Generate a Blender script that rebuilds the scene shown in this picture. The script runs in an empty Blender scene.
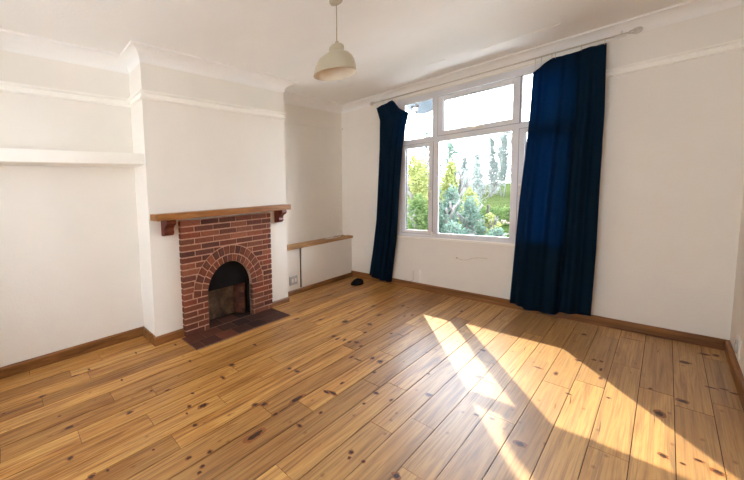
import bpy, math, random
from math import sin, cos, pi, sqrt
from mathutils import Matrix, Vector
R = random.Random(7)
S = bpy.context.scene
COL = S.collection

# ------------------------------------------------------------------ helpers
def tag(o, label=None, cat=None, group=None, kind=None):
    if label: o['label'] = label
    if cat: o['category'] = cat
    if group: o['group'] = group
    if kind: o['kind'] = kind
    return o

def empty(name, loc=(0, 0, 0), label=None, cat=None, group=None):
    o = bpy.data.objects.new(name, None); COL.objects.link(o)
    o.location = loc; o.empty_display_size = .1
    return tag(o, label, cat, group)

class MB:
    """collects polygons, builds one mesh object"""
    def __init__(s): s.v = []; s.f = []; s.mi = []; s.c = []; s.sm = []
    def poly(s, pts, mi=0, c=(1, 1, 1), sm=False):
        n = len(s.v); s.v += [tuple(p) for p in pts]
        s.f.append(tuple(range(n, n + len(pts)))); s.mi.append(mi); s.c.append(c); s.sm.append(sm)
    def mesh(s, vs, fs, mi=0, c=(1, 1, 1), sm=False):
        n = len(s.v); s.v += [tuple(p) for p in vs]
        for f in fs:
            s.f.append(tuple(n + i for i in f)); s.mi.append(mi); s.c.append(c); s.sm.append(sm)
    def box(s, x0, y0, z0, x1, y1, z1, mi=0, c=(1, 1, 1)):
        if x0 > x1: x0, x1 = x1, x0
        if y0 > y1: y0, y1 = y1, y0
        if z0 > z1: z0, z1 = z1, z0
        v = [(x0,y0,z0),(x1,y0,z0),(x1,y1,z0),(x0,y1,z0),(x0,y0,z1),(x1,y0,z1),(x1,y1,z1),(x0,y1,z1)]
        s.mesh(v, [(0,3,2,1),(4,5,6,7),(0,1,5,4),(1,2,6,5),(2,3,7,6),(3,0,4,7)], mi, c)
    def prism(s, pts, ax, a, b, mi=0, c=(1, 1, 1)):
        """2-D outline extruded along axis ax from a to b"""
        def P(p, t):
            if ax == 'x': return (t, p[0], p[1])
            if ax == 'y': return (p[0], t, p[1])
            return (p[0], p[1], t)
        n = len(pts); v = [P(p, a) for p in pts] + [P(p, b) for p in pts]
        f = [tuple(range(n))[::-1], tuple(range(n, 2 * n))]
        f += [(i, (i + 1) % n, n + (i + 1) % n, n + i) for i in range(n)]
        s.mesh(v, f, mi, c)
    def lathe(s, prof, cx, cy, n=40, mi=0, sm=True, cz=0, axis='z'):
        v = []; f = []
        for r, z in prof:
            for i in range(n):
                a = 2 * pi * i / n
                if axis == 'z': v.append((cx + r * cos(a), cy + r * sin(a), cz + z))
                elif axis == 'x': v.append((cx + z, cy + r * cos(a), cz + r * sin(a)))
                else: v.append((cx + r * cos(a), cy + z, cz + r * sin(a)))
        for k in range(len(prof) - 1):
            for i in range(n):
                j = (i + 1) % n
                f.append((k * n + i, k * n + j, (k + 1) * n + j, (k + 1) * n + i))
        s.mesh(v, f, mi, sm=sm)
    def tube(s, pts, r, n=8, mi=0, closed=False):
        pts = [Vector(p) for p in pts]; m = len(pts); v = []; f = []
        rr = r if isinstance(r, (list, tuple)) else [r] * m
        for k, p in enumerate(pts):
            if closed: t = (pts[(k + 1) % m] - pts[k - 1]).normalized()
            else: t = (pts[min(k + 1, m - 1)] - pts[max(k - 1, 0)]).normalized()
            up = Vector((0, 0, 1)) if abs(t.z) < .9 else Vector((1, 0, 0))
            a = t.cross(up).normalized(); b = t.cross(a).normalized()
            for i in range(n):
                q = 2 * pi * i / n
                v.append(p + a * rr[k] * cos(q) + b * rr[k] * sin(q))
        for k in range(m if closed else m - 1):
            k2 = (k + 1) % m
            for i in range(n):
                j = (i + 1) % n
                f.append((k * n + i, k * n + j, k2 * n + j, k2 * n + i))
        if not closed:
            f.append(tuple(range(n))); f.append(tuple(range((m - 1) * n, m * n)))
        s.mesh(v, f, mi, sm=True)
    def sweep(s, path, prof, mi=0):
        """profile (offset to the right of travel, z) mitred along a 2-D path"""
        path = [Vector(p) for p in path]; rings = []
        for k, p in enumerate(path):
            ns = []
            if k > 0: d = (p - path[k - 1]).normalized(); ns.append(Vector((d.y, -d.x)))
            if k < len(path) - 1: d = (path[k + 1] - p).normalized(); ns.append(Vector((d.y, -d.x)))
            m = ns[0] if len(ns) == 1 else (ns[0] + ns[1]) / (1 + ns[0].dot(ns[1]))
            rings.append([(p.x + m.x * o, p.y + m.y * o, z) for o, z in prof])
        n = len(prof); v = [q for r in rings for q in r]; f = []
        for k in range(len(rings) - 1):
            for i in range(n):
                j = (i + 1) % n
                f.append((k * n + i, k * n + j, (k + 1) * n + j, (k + 1) * n + i))
        f.append(tuple(range(n))[::-1]); f.append(tuple(range((len(rings) - 1) * n, len(rings) * n)))
        s.mesh(v, f, mi)
    def build(s, name, mats, parent=None, bevel=0, fix=True):
        me = bpy.data.meshes.new(name); me.from_pydata(s.v, [], s.f)
        if not isinstance(mats, (list, tuple)): mats = [mats]
        for m in mats: me.materials.append(m)
        at = me.attributes.new('tint', 'FLOAT_COLOR', 'CORNER')
        for i, p in enumerate(me.polygons):
            p.material_index = s.mi[i]; p.use_smooth = s.sm[i]
            for li in p.loop_indices: at.data[li].color = (*s.c[i], 1)
        me.update()
        if fix:
            import bmesh
            bm = bmesh.new(); bm.from_mesh(me); bmesh.ops.recalc_face_normals(bm, faces=bm.faces)
            bm.to_mesh(me); bm.free()
        o = bpy.data.objects.new(name, me); COL.objects.link(o)
        if parent is not None:
            o.parent = parent; o.matrix_parent_inverse = Matrix.Translation(parent.location).inverted()
        if bevel:
            b = o.modifiers.new('bevel', 'BEVEL'); b.width = bevel; b.segments = 2; b.limit_method = 'ANGLE'
        return o

def struct(name, mb, mats, parent=None, bevel=0):
    o = mb.build(name, mats, parent, bevel)
    if parent is None: o['kind'] = 'structure'
    return o

# ------------------------------------------------------------------ materials
def lin(c):
    return tuple(((x / 255) / 12.92 if x / 255 <= .04045 else ((x / 255 + .055) / 1.055) ** 2.4) for x in c) + (1,)

class NT:
    def __init__(s, name):
        s.m = bpy.data.materials.new(name); s.m.use_nodes = True
        s.t = s.m.node_tree; s.n = s.t.nodes; s.l = s.t.links
        s.b = s.n['Principled BSDF']; s.out = s.n['Material Output']
    def add(s, t, **k):
        n = s.n.new(t)
        for a, b in k.items(): setattr(n, a, b)
        return n
    def link(s, a, b): s.l.new(a, b)
    def coords(s, scale=(1, 1, 1)):
        tc = s.add('ShaderNodeTexCoord'); mp = s.add('ShaderNodeMapping')
        mp.inputs['Scale'].default_value = scale
        s.link(tc.outputs['Object'], mp.inputs[0]); return mp.outputs[0]
    def noise(s, vec, scale, detail=3, rough=.5, dist=0):
        n = s.add('ShaderNodeTexNoise'); n.inputs['Scale'].default_value = scale
        n.inputs['Detail'].default_value = detail; n.inputs['Roughness'].default_value = rough
        n.inputs['Distortion'].default_value = dist
        s.link(vec, n.inputs['Vector']); return n.outputs['Fac']
    def ramp(s, fac, stops):
        r = s.add('ShaderNodeValToRGB'); e = r.color_ramp.elements
        while len(e) < len(stops): e.new(.5)
        for q, (p, c) in zip(e, stops): q.position = p; q.color = c
        s.link(fac, r.inputs[0]); return r.outputs[0]
    def mix(s, a, b, fac, mode='MIX'):
        m = s.add('ShaderNodeMix', data_type='RGBA', blend_type=mode)
        for sock, val in ((m.inputs[0], fac), (m.inputs[6], a), (m.inputs[7], b)):
            if hasattr(val, 'is_output'): s.link(val, sock)
            else: sock.default_value = val
        return m.outputs[2]
    def bump(s, h, strength, dist=.01):
        b = s.add('ShaderNodeBump'); b.inputs['Strength'].default_value = strength
        b.inputs['Distance'].default_value = dist
        s.link(h, b.inputs['Height']); s.link(b.outputs[0], s.b.inputs['Normal'])
    def base(s, c):
        if hasattr(c, 'is_output'): s.link(c, s.b.inputs['Base Color'])
        else: s.b.inputs['Base Color'].default_value = c

def plain(name, rgb, rough=.5, var=.12, scale=8, bump=0, metal=0, spec=.5):
    t = NT(name); v = t.coords(); n = t.noise(v, scale, 3)
    c = lin(rgb); d = tuple(x * (1 - var) for x in c[:3]) + (1,); e = tuple(min(1, x * (1 + var)) for x in c[:3]) + (1,)
    t.base(t.ramp(n, [(.3, d), (.7, e)]))
    t.b.inputs['Roughness'].default_value = rough; t.b.inputs['Metallic'].default_value = metal
    t.b.inputs['Specular IOR Level'].default_value = spec
    if bump: t.bump(t.noise(v, scale * 6, 4), bump, .004)
    return t.m

def paint(name, rgb, bump=.25, rough=.6):
    t = NT(name); v = t.coords()
    c = lin(rgb); a = tuple(x * .965 for x in c[:3]) + (1,)
    t.base(t.ramp(t.noise(v, 1.6, 4, .6), [(.35, a), (.65, c)]))
    t.b.inputs['Roughness'].default_value = rough; t.b.inputs['Specular IOR Level'].default_value = .3
    m = t.add('ShaderNodeMath', operation='ADD')
    t.link(t.noise(v, 3.5, 3), m.inputs[0]); t.link(t.noise(v, 55, 4, .6), m.inputs[1])
    t.bump(m.outputs[0], bump, .006)
    return t.m

M = {}
M['wall'] = paint('wall_paint', (240, 236, 228))
M['ceiling'] = paint('ceiling_paint', (246, 245, 242), .4)
M['gloss_white'] = paint('white_trim_paint', (250, 248, 241), .08, .35)
M['upvc'] = plain('white_plastic_frame', (222, 223, 227), .3, .02)
M['dish'] = plain('weathered_dish_grey', (62, 72, 80), .7, .05)
M['pole'] = plain('cream_pole_paint', (206, 198, 184), .75, .03, spec=.2)
M['gasket'] = plain('grey_gasket', (120, 118, 124), .7, .05)
M['plastic'] = plain('white_plastic', (238, 236, 230), .35, .02)
M['grey_plastic'] = plain('grey_plastic', (188, 190, 192), .4, .04)
M['cream_metal'] = plain('cream_enamel', (180, 171, 148), .4, .03)
M['cream_inner'] = plain('pale_enamel', (224, 212, 190), .5, .02)
M['cable'] = plain('cable_sheath', (176, 158, 126), .5, .05)
M['dark'] = plain('dark_gap', (48, 38, 32), .8, .1)
M['soot'] = plain('soot_black', (22, 19, 18), .95, .4, 6, .3, spec=.1)
M['chrome'] = plain('pale_metal', (205, 200, 192), .3, .03, metal=.7)
M['black_cloth'] = plain('black_felt', (22, 20, 26), .95, .3, 30, .4, spec=.1)

def wood(name, c1, c2, c3, rough=.45, axis='y', spec=.4):
    t = NT(name); sc = {'y': (14, 1.1, 14), 'x': (1.1, 14, 14), 'z': (14, 14, 1.1)}[axis]
    v = t.coords(sc)
    g = t.noise(v, 1.6, 5, .6, .6); f = t.noise(v, 7, 4, .7)
    c = t.ramp(g, [(.3, lin(c1)), (.5, lin(c2)), (.72, lin(c3))])
    c = t.mix(c, t.ramp(f, [(.35, (.62, .55, .5, 1)), (.6, (1, 1, 1, 1))]), .45, 'MULTIPLY')
    t.base(c); t.b.inputs['Roughness'].default_value = rough; t.b.inputs['Specular IOR Level'].default_value = spec
    t.bump(f, .12, .003)
    return t.m
M['skirt'] = wood('stained_skirting', (96, 60, 30), (138, 92, 50), (164, 118, 70), axis='y')
M['skirt_x'] = wood('stained_skirting_cross', (96, 60, 30), (138, 92, 50), (164, 118, 70), axis='x')
M['mantel'] = wood('varnished_oak', (120, 74, 30), (158, 104, 50), (180, 128, 72), .35)
M['corbel'] = wood('dark_red_wood', (72, 26, 16), (104, 42, 26), (124, 56, 34), .35, 'z')
M['shelf_wood'] = wood('pale_oiled_wood', (150, 108, 62), (184, 142, 92), (206, 168, 118), .5)

def floor_wood():
    t = NT('knotty_pine_boards')
    at = t.add('ShaderNodeAttribute', attribute_name='tint')
    sp = t.add('ShaderNodeSeparateColor'); t.link(at.outputs['Color'], sp.inputs[0])
    tc = t.add('ShaderNodeTexCoord')
    off = t.add('ShaderNodeCombineXYZ')
    m1 = t.add('ShaderNodeMath', operation='MULTIPLY'); m1.inputs[1].default_value = 37.
    t.link(sp.outputs[0], m1.inputs[0]); t.link(m1.outputs[0], off.inputs[0])
    m2 = t.add('ShaderNodeMath', operation='MULTIPLY'); m2.inputs[1].default_value = 53.
    t.link(sp.outputs[1], m2.inputs[0]); t.link(m2.outputs[0], off.inputs[1]); t.link(m1.outputs[0], off.inputs[2])
    ad = t.add('ShaderNodeVectorMath', operation='ADD')
    t.link(tc.outputs['Object'], ad.inputs[0]); t.link(off.outputs[0], ad.inputs[1])
    mp = t.add('ShaderNodeMapping'); mp.inputs['Scale'].default_value = (20, .8, 1); t.link(ad.outputs[0], mp.inputs[0])
    mg = t.add('ShaderNodeMapping'); mg.inputs['Scale'].default_value = (120, 1.6, 1); t.link(ad.outputs[0], mg.inputs[0])
    big = t.noise(mp.outputs[0], 1.0, 4, .6, 1.2)
    fine = t.noise(mg.outputs[0], 1.0, 4, .65, .8)
    # honey, orange and pale heartwood streaks
    c = t.ramp(big, [(.28, lin((130, 80, 34))), (.43, lin((192, 136, 70))), (.56, lin((214, 166, 98))), (.72, lin((154, 98, 46)))])
    c = t.mix(c, t.ramp(fine, [(.36, (.42, .32, .24, 1)), (.53, (1.06, 1.04, 1.0, 1))]), .8, 'MULTIPLY')
    # each board its own tone
    tone = t.ramp(sp.outputs[2], [(0, (.62, .55, .48, 1)), (.5, (.88, .86, .84, 1)), (1, (1.0, 1.0, 1.0, 1))])
    c = t.mix(c, tone, 1.0, 'MULTIPLY')
    # boards turn greyer and paler towards the right side of the room
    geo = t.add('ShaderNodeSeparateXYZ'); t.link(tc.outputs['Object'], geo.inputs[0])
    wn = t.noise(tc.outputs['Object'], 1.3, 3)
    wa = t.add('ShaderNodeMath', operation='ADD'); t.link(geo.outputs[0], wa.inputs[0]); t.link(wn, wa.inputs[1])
    pale_ramp = t.ramp(wa.outputs[0], [(0, (0, 0, 0, 1)), (1, (1, 1, 1, 1))])
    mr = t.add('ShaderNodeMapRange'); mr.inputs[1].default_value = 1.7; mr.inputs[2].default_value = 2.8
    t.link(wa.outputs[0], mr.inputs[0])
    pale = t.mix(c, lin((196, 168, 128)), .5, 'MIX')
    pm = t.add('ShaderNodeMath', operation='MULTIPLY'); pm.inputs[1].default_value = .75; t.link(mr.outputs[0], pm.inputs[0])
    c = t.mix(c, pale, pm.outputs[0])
    # small procedural knots
    vk = t.add('ShaderNodeMapping'); vk.inputs['Scale'].default_value = (5.2, 2.4, 1); t.link(ad.outputs[0], vk.inputs[0])
    vo = t.add('ShaderNodeTexVoronoi'); vo.inputs['Scale'].default_value = 1.0; vo.voronoi_dimensions = '2D'
    t.link(vk.outputs[0], vo.inputs['Vector'])
    c = t.mix(c, lin((112, 62, 30)), t.ramp(vo.outputs['Distance'], [(.015, (.55, .55, .55, 1)), (.05, (0, 0, 0, 1))]))
    t.base(c)
    rr = t.ramp(fine, [(.3, (.42, .42, .42, 1)), (.7, (.30, .30, .30, 1))])
    t.link(rr, t.b.inputs['Roughness']); t.b.inputs['Specular IOR Level'].default_value = .36
    t.b.inputs['Coat Weight'].default_value = .18; t.b.inputs['Coat Roughness'].default_value = .42
    t.bump(fine, .10, .002)
    return t.m
M['floor'] = floor_wood()
M['knot'] = plain('knot_core', (52, 22, 16), .4, .35, 60)
M['knot_halo'] = plain('knot_rim', (140, 84, 42), .35, .3, 60)
M['seam'] = plain('board_seam', (60, 34, 18), .9, .2)

def tinted(name, rough, bump=.3, scale=40, spec=.3, soot=False):
    t = NT(name); at = t.add('ShaderNodeAttribute', attribute_name='tint'); v = t.coords()
    n = t.noise(v, scale, 4, .65)
    c = t.mix(at.outputs['Color'], t.ramp(n, [(.3, (.55, .5, .5, 1)), (.7, (1.25, 1.2, 1.15, 1))]), .6, 'MULTIPLY')
    t.base(c); t.b.inputs['Roughness'].default_value = rough; t.b.inputs['Specular IOR Level'].default_value = spec
    t.bump(n, bump, .004)
    return t.m
M['brick'] = tinted('red_clay_brick', .85)
M['tile'] = tinted('quarry_tile', .65, .15, 25, .3)
M['mortar'] = plain('lime_mortar', (192, 150, 126), .9, .15, 30, .4)
M['grout'] = plain('dark_grout', (128, 96, 78), .9, .15, 30)
def rubble():
    t = NT('rough_fireback'); v = t.coords(); n = t.noise(v, 9, 5, .65)
    t.base(t.ramp(n, [(.3, lin((44, 32, 24))), (.5, lin((88, 68, 50))), (.7, lin((124, 100, 78)))]))
    t.b.inputs['Roughness'].default_value = .95; t.bump(n, .8, .02); return t.m
M['rubble'] = rubble()

def cloth():
    t = NT('navy_curtain_cloth'); v = t.coords()
    w = t.noise(t.coords((260, 260, 260)), 1, 2)
    c = t.ramp(w, [(.3, lin((6, 27, 44))), (.7, lin((9, 38, 60)))])
    t.base(c); t.b.inputs['Roughness'].default_value = .9; t.b.inputs['Specular IOR Level'].default_value = .12
    t.bump(w, .15, .001)
    tr = t.add('ShaderNodeBsdfTranslucent'); tr.inputs[0].default_value = lin((0, 92, 136))
    mx = t.add('ShaderNodeMixShader'); mx.inputs[0].default_value = .3
    t.link(t.b.outputs[0], mx.inputs[1]); t.link(tr.outputs[0], mx.inputs[2]); t.link(mx.outputs[0], t.out.inputs[0])
    return t.m
M['cloth'] = cloth()

def glass():
    t = NT('window_glass')
    tr = t.add('ShaderNodeBsdfTransparent'); tr.inputs[0].default_value = (.97, .98, .99, 1)
    gl = t.add('ShaderNodeBsdfGlossy'); gl.inputs['Roughness'].default_value = .02
    fr = t.add('ShaderNodeFresnel'); fr.inputs[0].default_value = 1.3
    mx = t.add('ShaderNodeMixShader')
    t.link(fr.outputs[0], mx.inputs[0]); t.link(tr.outputs[0], mx.inputs[1]); t.link(gl.outputs[0], mx.inputs[2])
    t.link(mx.outputs[0], t.out.inputs[0]); t.n.remove(t.b)
    return t.m
M['glass'] = glass()

def leaf(name, c1, c2, tr=.45):
    t = NT(name); v = t.coords(); n = t.noise(v, 3.5, 3)
    c = t.ramp(n, [(.35, lin(c1)), (.65, lin(c2))])
    d = t.add('ShaderNodeBsdfDiffuse'); q = t.add('ShaderNodeBsdfTranslucent'); mx = t.add('ShaderNodeMixShader')
    mx.inputs[0].default_value = tr
    t.link(c, d.inputs[0]); t.link(c, q.inputs[0]); t.link(d.outputs[0], mx.inputs[1]); t.link(q.outputs[0], mx.inputs[2])
    t.link(mx.outputs[0], t.out.inputs[0]); t.n.remove(t.b); return t.m
M['leaf_lime'] = leaf('lime_leaves', (108, 114, 60), (144, 147, 94))
M['leaf_mid'] = leaf('mid_green_leaves', (62, 82, 46), (98, 112, 70))
M['leaf_blue'] = leaf('grey_green_leaves', (70, 90, 80), (106, 122, 108))
M['leaf_pale'] = leaf('hazy_twig_buds', (104, 112, 108), (130, 138, 130), .6)  # pale tone stands for distance haze on the far trees
M['bark_far'] = plain('hazed_far_bark', (98, 102, 100), 1, .1, spec=0)  # lighter bark copy with distance haze mixed into the colour
M['bark'] = plain('grey_bark', (92, 88, 84), .9, .2)
M['bounce_slab'] = plain('pale_bounce_slab', (206, 202, 196), .9, .06, spec=.1)
M['grass'] = plain('field_grass', (48, 54, 30), 1, .2, .6, spec=0)
M['garden'] = plain('rough_lawn', (38, 48, 22), 1, .3, 3, spec=0)
M['paving'] = plain('pink_paving', (104, 90, 80), 1, .1, spec=0)
M['render_out'] = plain('outside_render', (215, 210, 200), .9, .05)

# ------------------------------------------------------------------ dimensions (metres)
W, H = 3.101, 2.70           # room width, ceiling height
BK = -6.4                    # wall behind the viewer
CX, CY1, CY2 = .2795, -3.554, -1.6888     # chimney breast front and its two edges
BX = .3263; BY1, BY2, BT = -3.248, -2.0227, 1.1596   # brick surround
BOX = .150                   # boxed-in ledge in the far alcove
ARC_Y, ARC_R, ARC_Z = -2.650, .310, 6 * 1.1596 / 19   # fire opening
WX0, WX1, WZ0, WZ1 = .800, 2.356, .715, 2.560   # window hole

def arch_z(y, r=ARC_R):
    d = abs(y - ARC_Y)
    return None if d >= r else ARC_Z + sqrt(r * r - d * d)

def arch_panel(mb, y0, y1, z1, x0, x1, mi=0, ARC_R=ARC_R):
    """upright slab from x0 to x1 with the arched fire opening left out"""
    ys = sorted({y0, y1, ARC_Y - ARC_R, ARC_Y + ARC_R} | {ARC_Y + ARC_R * cos(pi * k / 28) for k in range(29)})
    for a, b in zip(ys, ys[1:]):
        if b - a < 1e-6: continue
        za = arch_z(a + 1e-5, ARC_R) if ARC_Y - ARC_R <= (a + b) / 2 <= ARC_Y + ARC_R else 0
        zb = arch_z(b - 1e-5, ARC_R) if ARC_Y - ARC_R <= (a + b) / 2 <= ARC_Y + ARC_R else 0
        mb.prism([(a, za or 0), (b, zb or 0), (b, z1), (a, z1)], 'x', x0, x1, mi)

# ------------------------------------------------------------------ room shell
t = .25
m = MB(); m.box(-t, BK, 0, 0, 0, H); struct('wall_left', m, M['wall'])
# chimney breast: front slab with the opening, two cheeks
m = MB(); arch_panel(m, CY1, CY2, H, CX - .10, CX, ARC_R=ARC_R + .05)
m.box(0, CY1, 0, CX - .10, CY1 + .06, H); m.box(0, CY2 - .06, 0, CX - .10, CY2, H)
struct('wall_chimney', m, M['wall'])
m = MB(); d = .10
m.box(-t, 0, 0, WX0, d, H); m.box(WX1, 0, 0, W + t, d, H)
m.box(WX0, 0, 0, WX1, d, WZ0); m.box(WX0, 0, WZ1, WX1, d, H)
struct('wall_window', m, M['wall'])
m = MB(); m.box(W, BK, 0, W + t, 0, H); struct('wall_right', m, M['wall'])
# wall behind the viewer with a wide opening added for fill daylight
m = MB(); by0, by1 = BK - .2, BK
m.box(-t, by0, 0, 1.0, by1, H); m.box(2.6, by0, 0, W + t, by1, H)
m.box(1.0, by0, 0, 2.6, by1, .9); m.box(1.0, by0, 2.2, 2.6, by1, H)
struct('wall_back', m, M['wall'])
m = MB(); m.box(-t, BK - .2, H, W + t, .10, H + .15); struct('ceiling', m, M['ceiling'])

# floor boards: one mesh, every board a slab with a hair-line joint; knots inlaid
m = MB()
m.box(-t, BK - .2, -.12, W + t, .10, -.006, 1)
bw = .1205; x = 2.990 - 25 * bw
joints = {0: [-4.6, -3.0, -1.4], 1: [-4.05, -2.2, -.8], 2: [-4.9, -4.32, -2.9, -1.2], 3: [-4.2, -3.05, -.9], 4: [-4.55, -2.75, -1.1],
          5: [-4.9, -3.3, -1.9], 6: [-4.13, -2.35, -.7], 7: [-4.8, -3.86, -2.0], 8: [-4.4, -3.21, -1.5], 9: [-4.0, -2.87, -.95],
          10: [-4.66, -3.52, -1.8], 11: [-3.95, -2.2, -.6], 12: [-4.5, -3.35, -1.3], 13: [-4.2, -3.12, -2.05], 14: [-4.7, -2.55, -.75],
          15: [-3.6, -2.45, -1.1], 16: [-4.1, -2.92, -.5], 17: [-3.48, -2.7, -1.6], 18: [-3.1, -1.9, -.7], 19: [-3.7, -2.3, -1.25],
          20: [-3.3, -1.6, -.42], 21: [-2.8, -1.42, -.3], 22: [-3.1, -2.2, -.9], 23: [-2.6, -1.22, -.2], 24: [-2.9, -1.35], 25: [-2.4, -1.15, -.3]}
g = .0011
for k in range(27):
    xa, xb = x + k * bw, x + (k + 1) * bw
    xa, xb = max(xa, 0.0), min(xb, W)
    if xb - xa < .02: continue
    g = .0021 if k < 17 else .0014
    js = [0.0] + sorted(joints.get(k - 0, [-3, -1.5]), reverse=True) + [-5.6 + R.uniform(-.2, .2), BK]
    prev = None
    for a, b in zip(js, js[1:]):
        tone = R.random() if prev is None or R.random() < .75 else prev
        if R.random() < .12: tone = 0
        prev = tone
        dz = R.uniform(-.0007, .0007)
        m.box(xa + g, b + g * .8, -.006, xb - g, a - g * .8, dz, 0, (R.random(), R.random(), tone))
KN = [(0.334,-4.297,.008,.026),(0.312,-4.181,.014,.006),(0.294,-3.762,.017,.006),(0.458,-4.547,.009,.022),(0.499,-4.783,.006,.012),(0.748,-4.474,.006,.009),(0.89,-4.438,.009,.03),(0.989,-4.084,.009,.017),(1.128,-4.476,.01,.014),(1.321,-4.328,.009,.008),(1.308,-4.407,.01,.015),(0.614,-4.006,.012,.006),(0.707,-3.442,.014,.009),(0.382,-3.402,.016,.009),(0.87,-3.875,.009,.009),(0.933,-3.776,.007,.018),(0.959,-3.198,.018,.018),(1.052,-3.363,.018,.01),(1.168,-3.736,.01,.01),(1.215,-3.656,.012,.029),(1.215,-3.784,.008,.005),(1.069,-3.648,.008,.009),(1.409,-3.377,.01,.019),(1.441,-3.323,.01,.023),(1.544,-3.334,.008,.018),(1.592,-3.556,.014,.054),(1.531,-3.833,.008,.012),(1.498,-3.947,.007,.014),(1.581,-3.915,.007,.012),(1.601,-3.948,.006,.01),(1.326,-3.795,.009,.014),(0.837,-2.816,.017,.011),(1.342,-4.08,.005,.006),(0.864,-1.876,.01,.03),(0.695,-2.054,.011,.034),(1.007,-1.063,.013,.04),(1.174,-1.282,.012,.037),(1.206,-0.809,.011,.03),(1.233,-1.595,.018,.025),(1.298,-1.81,.01,.02),(1.165,-2.108,.012,.032),(1.213,-2.135,.008,.026),(1.264,-2.102,.008,.02),(1.313,-2.103,.009,.029),(1.354,-2.063,.017,.026),(1.412,-2.098,.009,.02),(1.461,-2.33,.007,.028),(1.512,-2.33,.026,.007),(1.569,-2.217,.009,.021),(1.63,-2.219,.014,.023),(1.454,-1.644,.007,.016),(1.51,-1.61,.026,.006),(1.267,-2.868,.011,.015),(1.328,-2.851,.015,.013),(1.05,-1.72,.02,.035),(0.473,-1.123,.01,.05),(1.531,-3.118,.012,.051),(1.601,-2.891,.014,.01),(1.631,-2.867,.02,.012),(1.609,-2.716,.006,.018),(1.698,-3.096,.006,.014),(1.69,-3.29,.012,.01),(1.963,-3.224,.009,.013),(1.976,-3.264,.005,.009),(2.028,-3.227,.006,.009),(1.802,-2.636,.013,.012),(1.808,-2.804,.006,.01),(1.891,-2.629,.006,.014),(2.157,-3.18,.012,.016),(1.676,-2.405,.006,.014),(1.268,-0.827,.014,.012),(1.385,-1.027,.009,.024),(1.35,-1.116,.006,.02),(1.654,-0.517,.008,.024),(1.785,-1.781,.005,.016),(1.913,-2.115,.008,.008),(2.134,-1.88,.016,.02),(2.036,-1.394,.012,.014),(2.24,-2.369,.008,.010),(2.301,-2.341,.010,.009),(2.434,-2.461,.017,.019),(2.009,-2.382,.012,.014),(2.454,-0.388,.012,.018),(2.484,-1.044,.010,.015),(2.551,-0.95,.008,.012),(2.583,-0.941,.008,.012),(2.603,-1.263,.006,.018),(2.509,-1.676,.010,.008),(2.424,-1.416,.007,.025),(2.341,-1.409,.018,.008),(2.651,-1.545,.006,.010),(2.593,-1.108,.005,.023),(2.915,-0.52,.018,.022),(2.998,-0.222,.018,.016),(3.043,-0.192,.010,.018),(2.998,-0.901,.016,.008),(3.039,-0.872,.013,.008),(3.071,-0.9,.014,.009),(2.897,-1.258,.016,.017),(2.824,-1.54,.014,.026),(2.837,-2.014,.010,.013),(2.887,-2.018,.006,.007),(2.928,-1.93,.010,.008),(2.972,-1.973,.013,.013),(2.789,-1.204,.006,.010),(2.686,-0.233,.034,.005)]
def blob(cx, cy, a, b, z, mi):
    n = 12; e = [R.uniform(.72, 1.2) for _ in range(n)]
    m.poly([(cx + a * e[i] * cos(2 * pi * i / n), cy + b * e[i] * sin(2 * pi * i / n), z) for i in range(n)], mi)
for i, (kx, ky, a, b) in enumerate(KN):
    hx = min(a * 1.45, max(a, .0)); blob(kx, ky, a * 1.6, b * 1.8, .0010, 3)
    blob(kx, ky, a * 1.0, b * 1.05, .0013, 2)
for i in range(60):           # resin streaks and shakes along the grain
    k = R.randrange(25); xx = x + (k + R.uniform(.15, .85)) * bw; yy = R.uniform(-4.9, -.2); ln = R.uniform(.05, .22); wd = R.uniform(.0012, .003); sk = R.uniform(-.012, .012)
    if .27 < xx < .62 and -3.33 < yy + ln and yy < -2.0: continue
    m.poly([(xx - wd, yy + ln * .3, .0011), (xx - wd * .2 + sk * .2, yy, .0011), (xx + wd + sk * .5, yy + ln * .5, .0011), (xx + sk, yy + ln, .0011), (xx - wd * .5 + sk * .7, yy + ln * .7, .0011)], R.choice((2, 3, 3)))
struct('floor', m, [M['floor'], M['seam'], M['knot'], M['knot_halo']])

# coving round the whole room
cov = [(0, H - .105), (.003, H - .105)]
for k in range(8):
    a = pi / 2 * k / 7
    cov.append((.108 - .104 * cos(a), H - .012 - .088 * (1 - sin(a))))
cov += [(.110, H - .016), (.124, H - .016), (.126, H), (0, H)]
path = [(0, BK), (0, CY1), (CX, CY1), (CX, CY2), (0, CY2), (0, 0), (W, 0), (W, BK)]
m = MB(); m.sweep(path, cov); struct('trim_1', m, M['ceiling'])
rail = [(0, 2.279), (.020, 2.280), (.026, 2.286), (.026, 2.294), (.012, 2.298), (.010, 2.330), (.034, 2.333), (.040, 2.3465), (0, 2.3465)]
m = MB(); m.sweep([(0, BK), (0, CY1), (CX, CY1), (CX, CY2)], rail); struct('trim_2', m, M['gloss_white'])
thin = [(0, 2.332), (.006, 2.333), (.007, 2.345), (0, 2.346)]
m = MB(); m.sweep([(0, CY2), (0, 0), (.78, 0)], thin); struct('trim_3', m, M['wall'])
m = MB(); m.sweep([(WX1 + .02, 0), (W, 0), (W, BK)], rail); struct('trim_4', m, M['gloss_white'])
# light glints on the ceiling by the window, built as raised white strips
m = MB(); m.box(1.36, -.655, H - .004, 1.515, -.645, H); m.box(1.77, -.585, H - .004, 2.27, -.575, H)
struct('ceiling_glints', m, M['gloss_white'])
# head moulding between window and coving
m = MB(); m.box(WX0 - .02, -.022, 2.575, WX1 + .02, 0, 2.590); struct('trim_6', m, M['gloss_white'])

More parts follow.
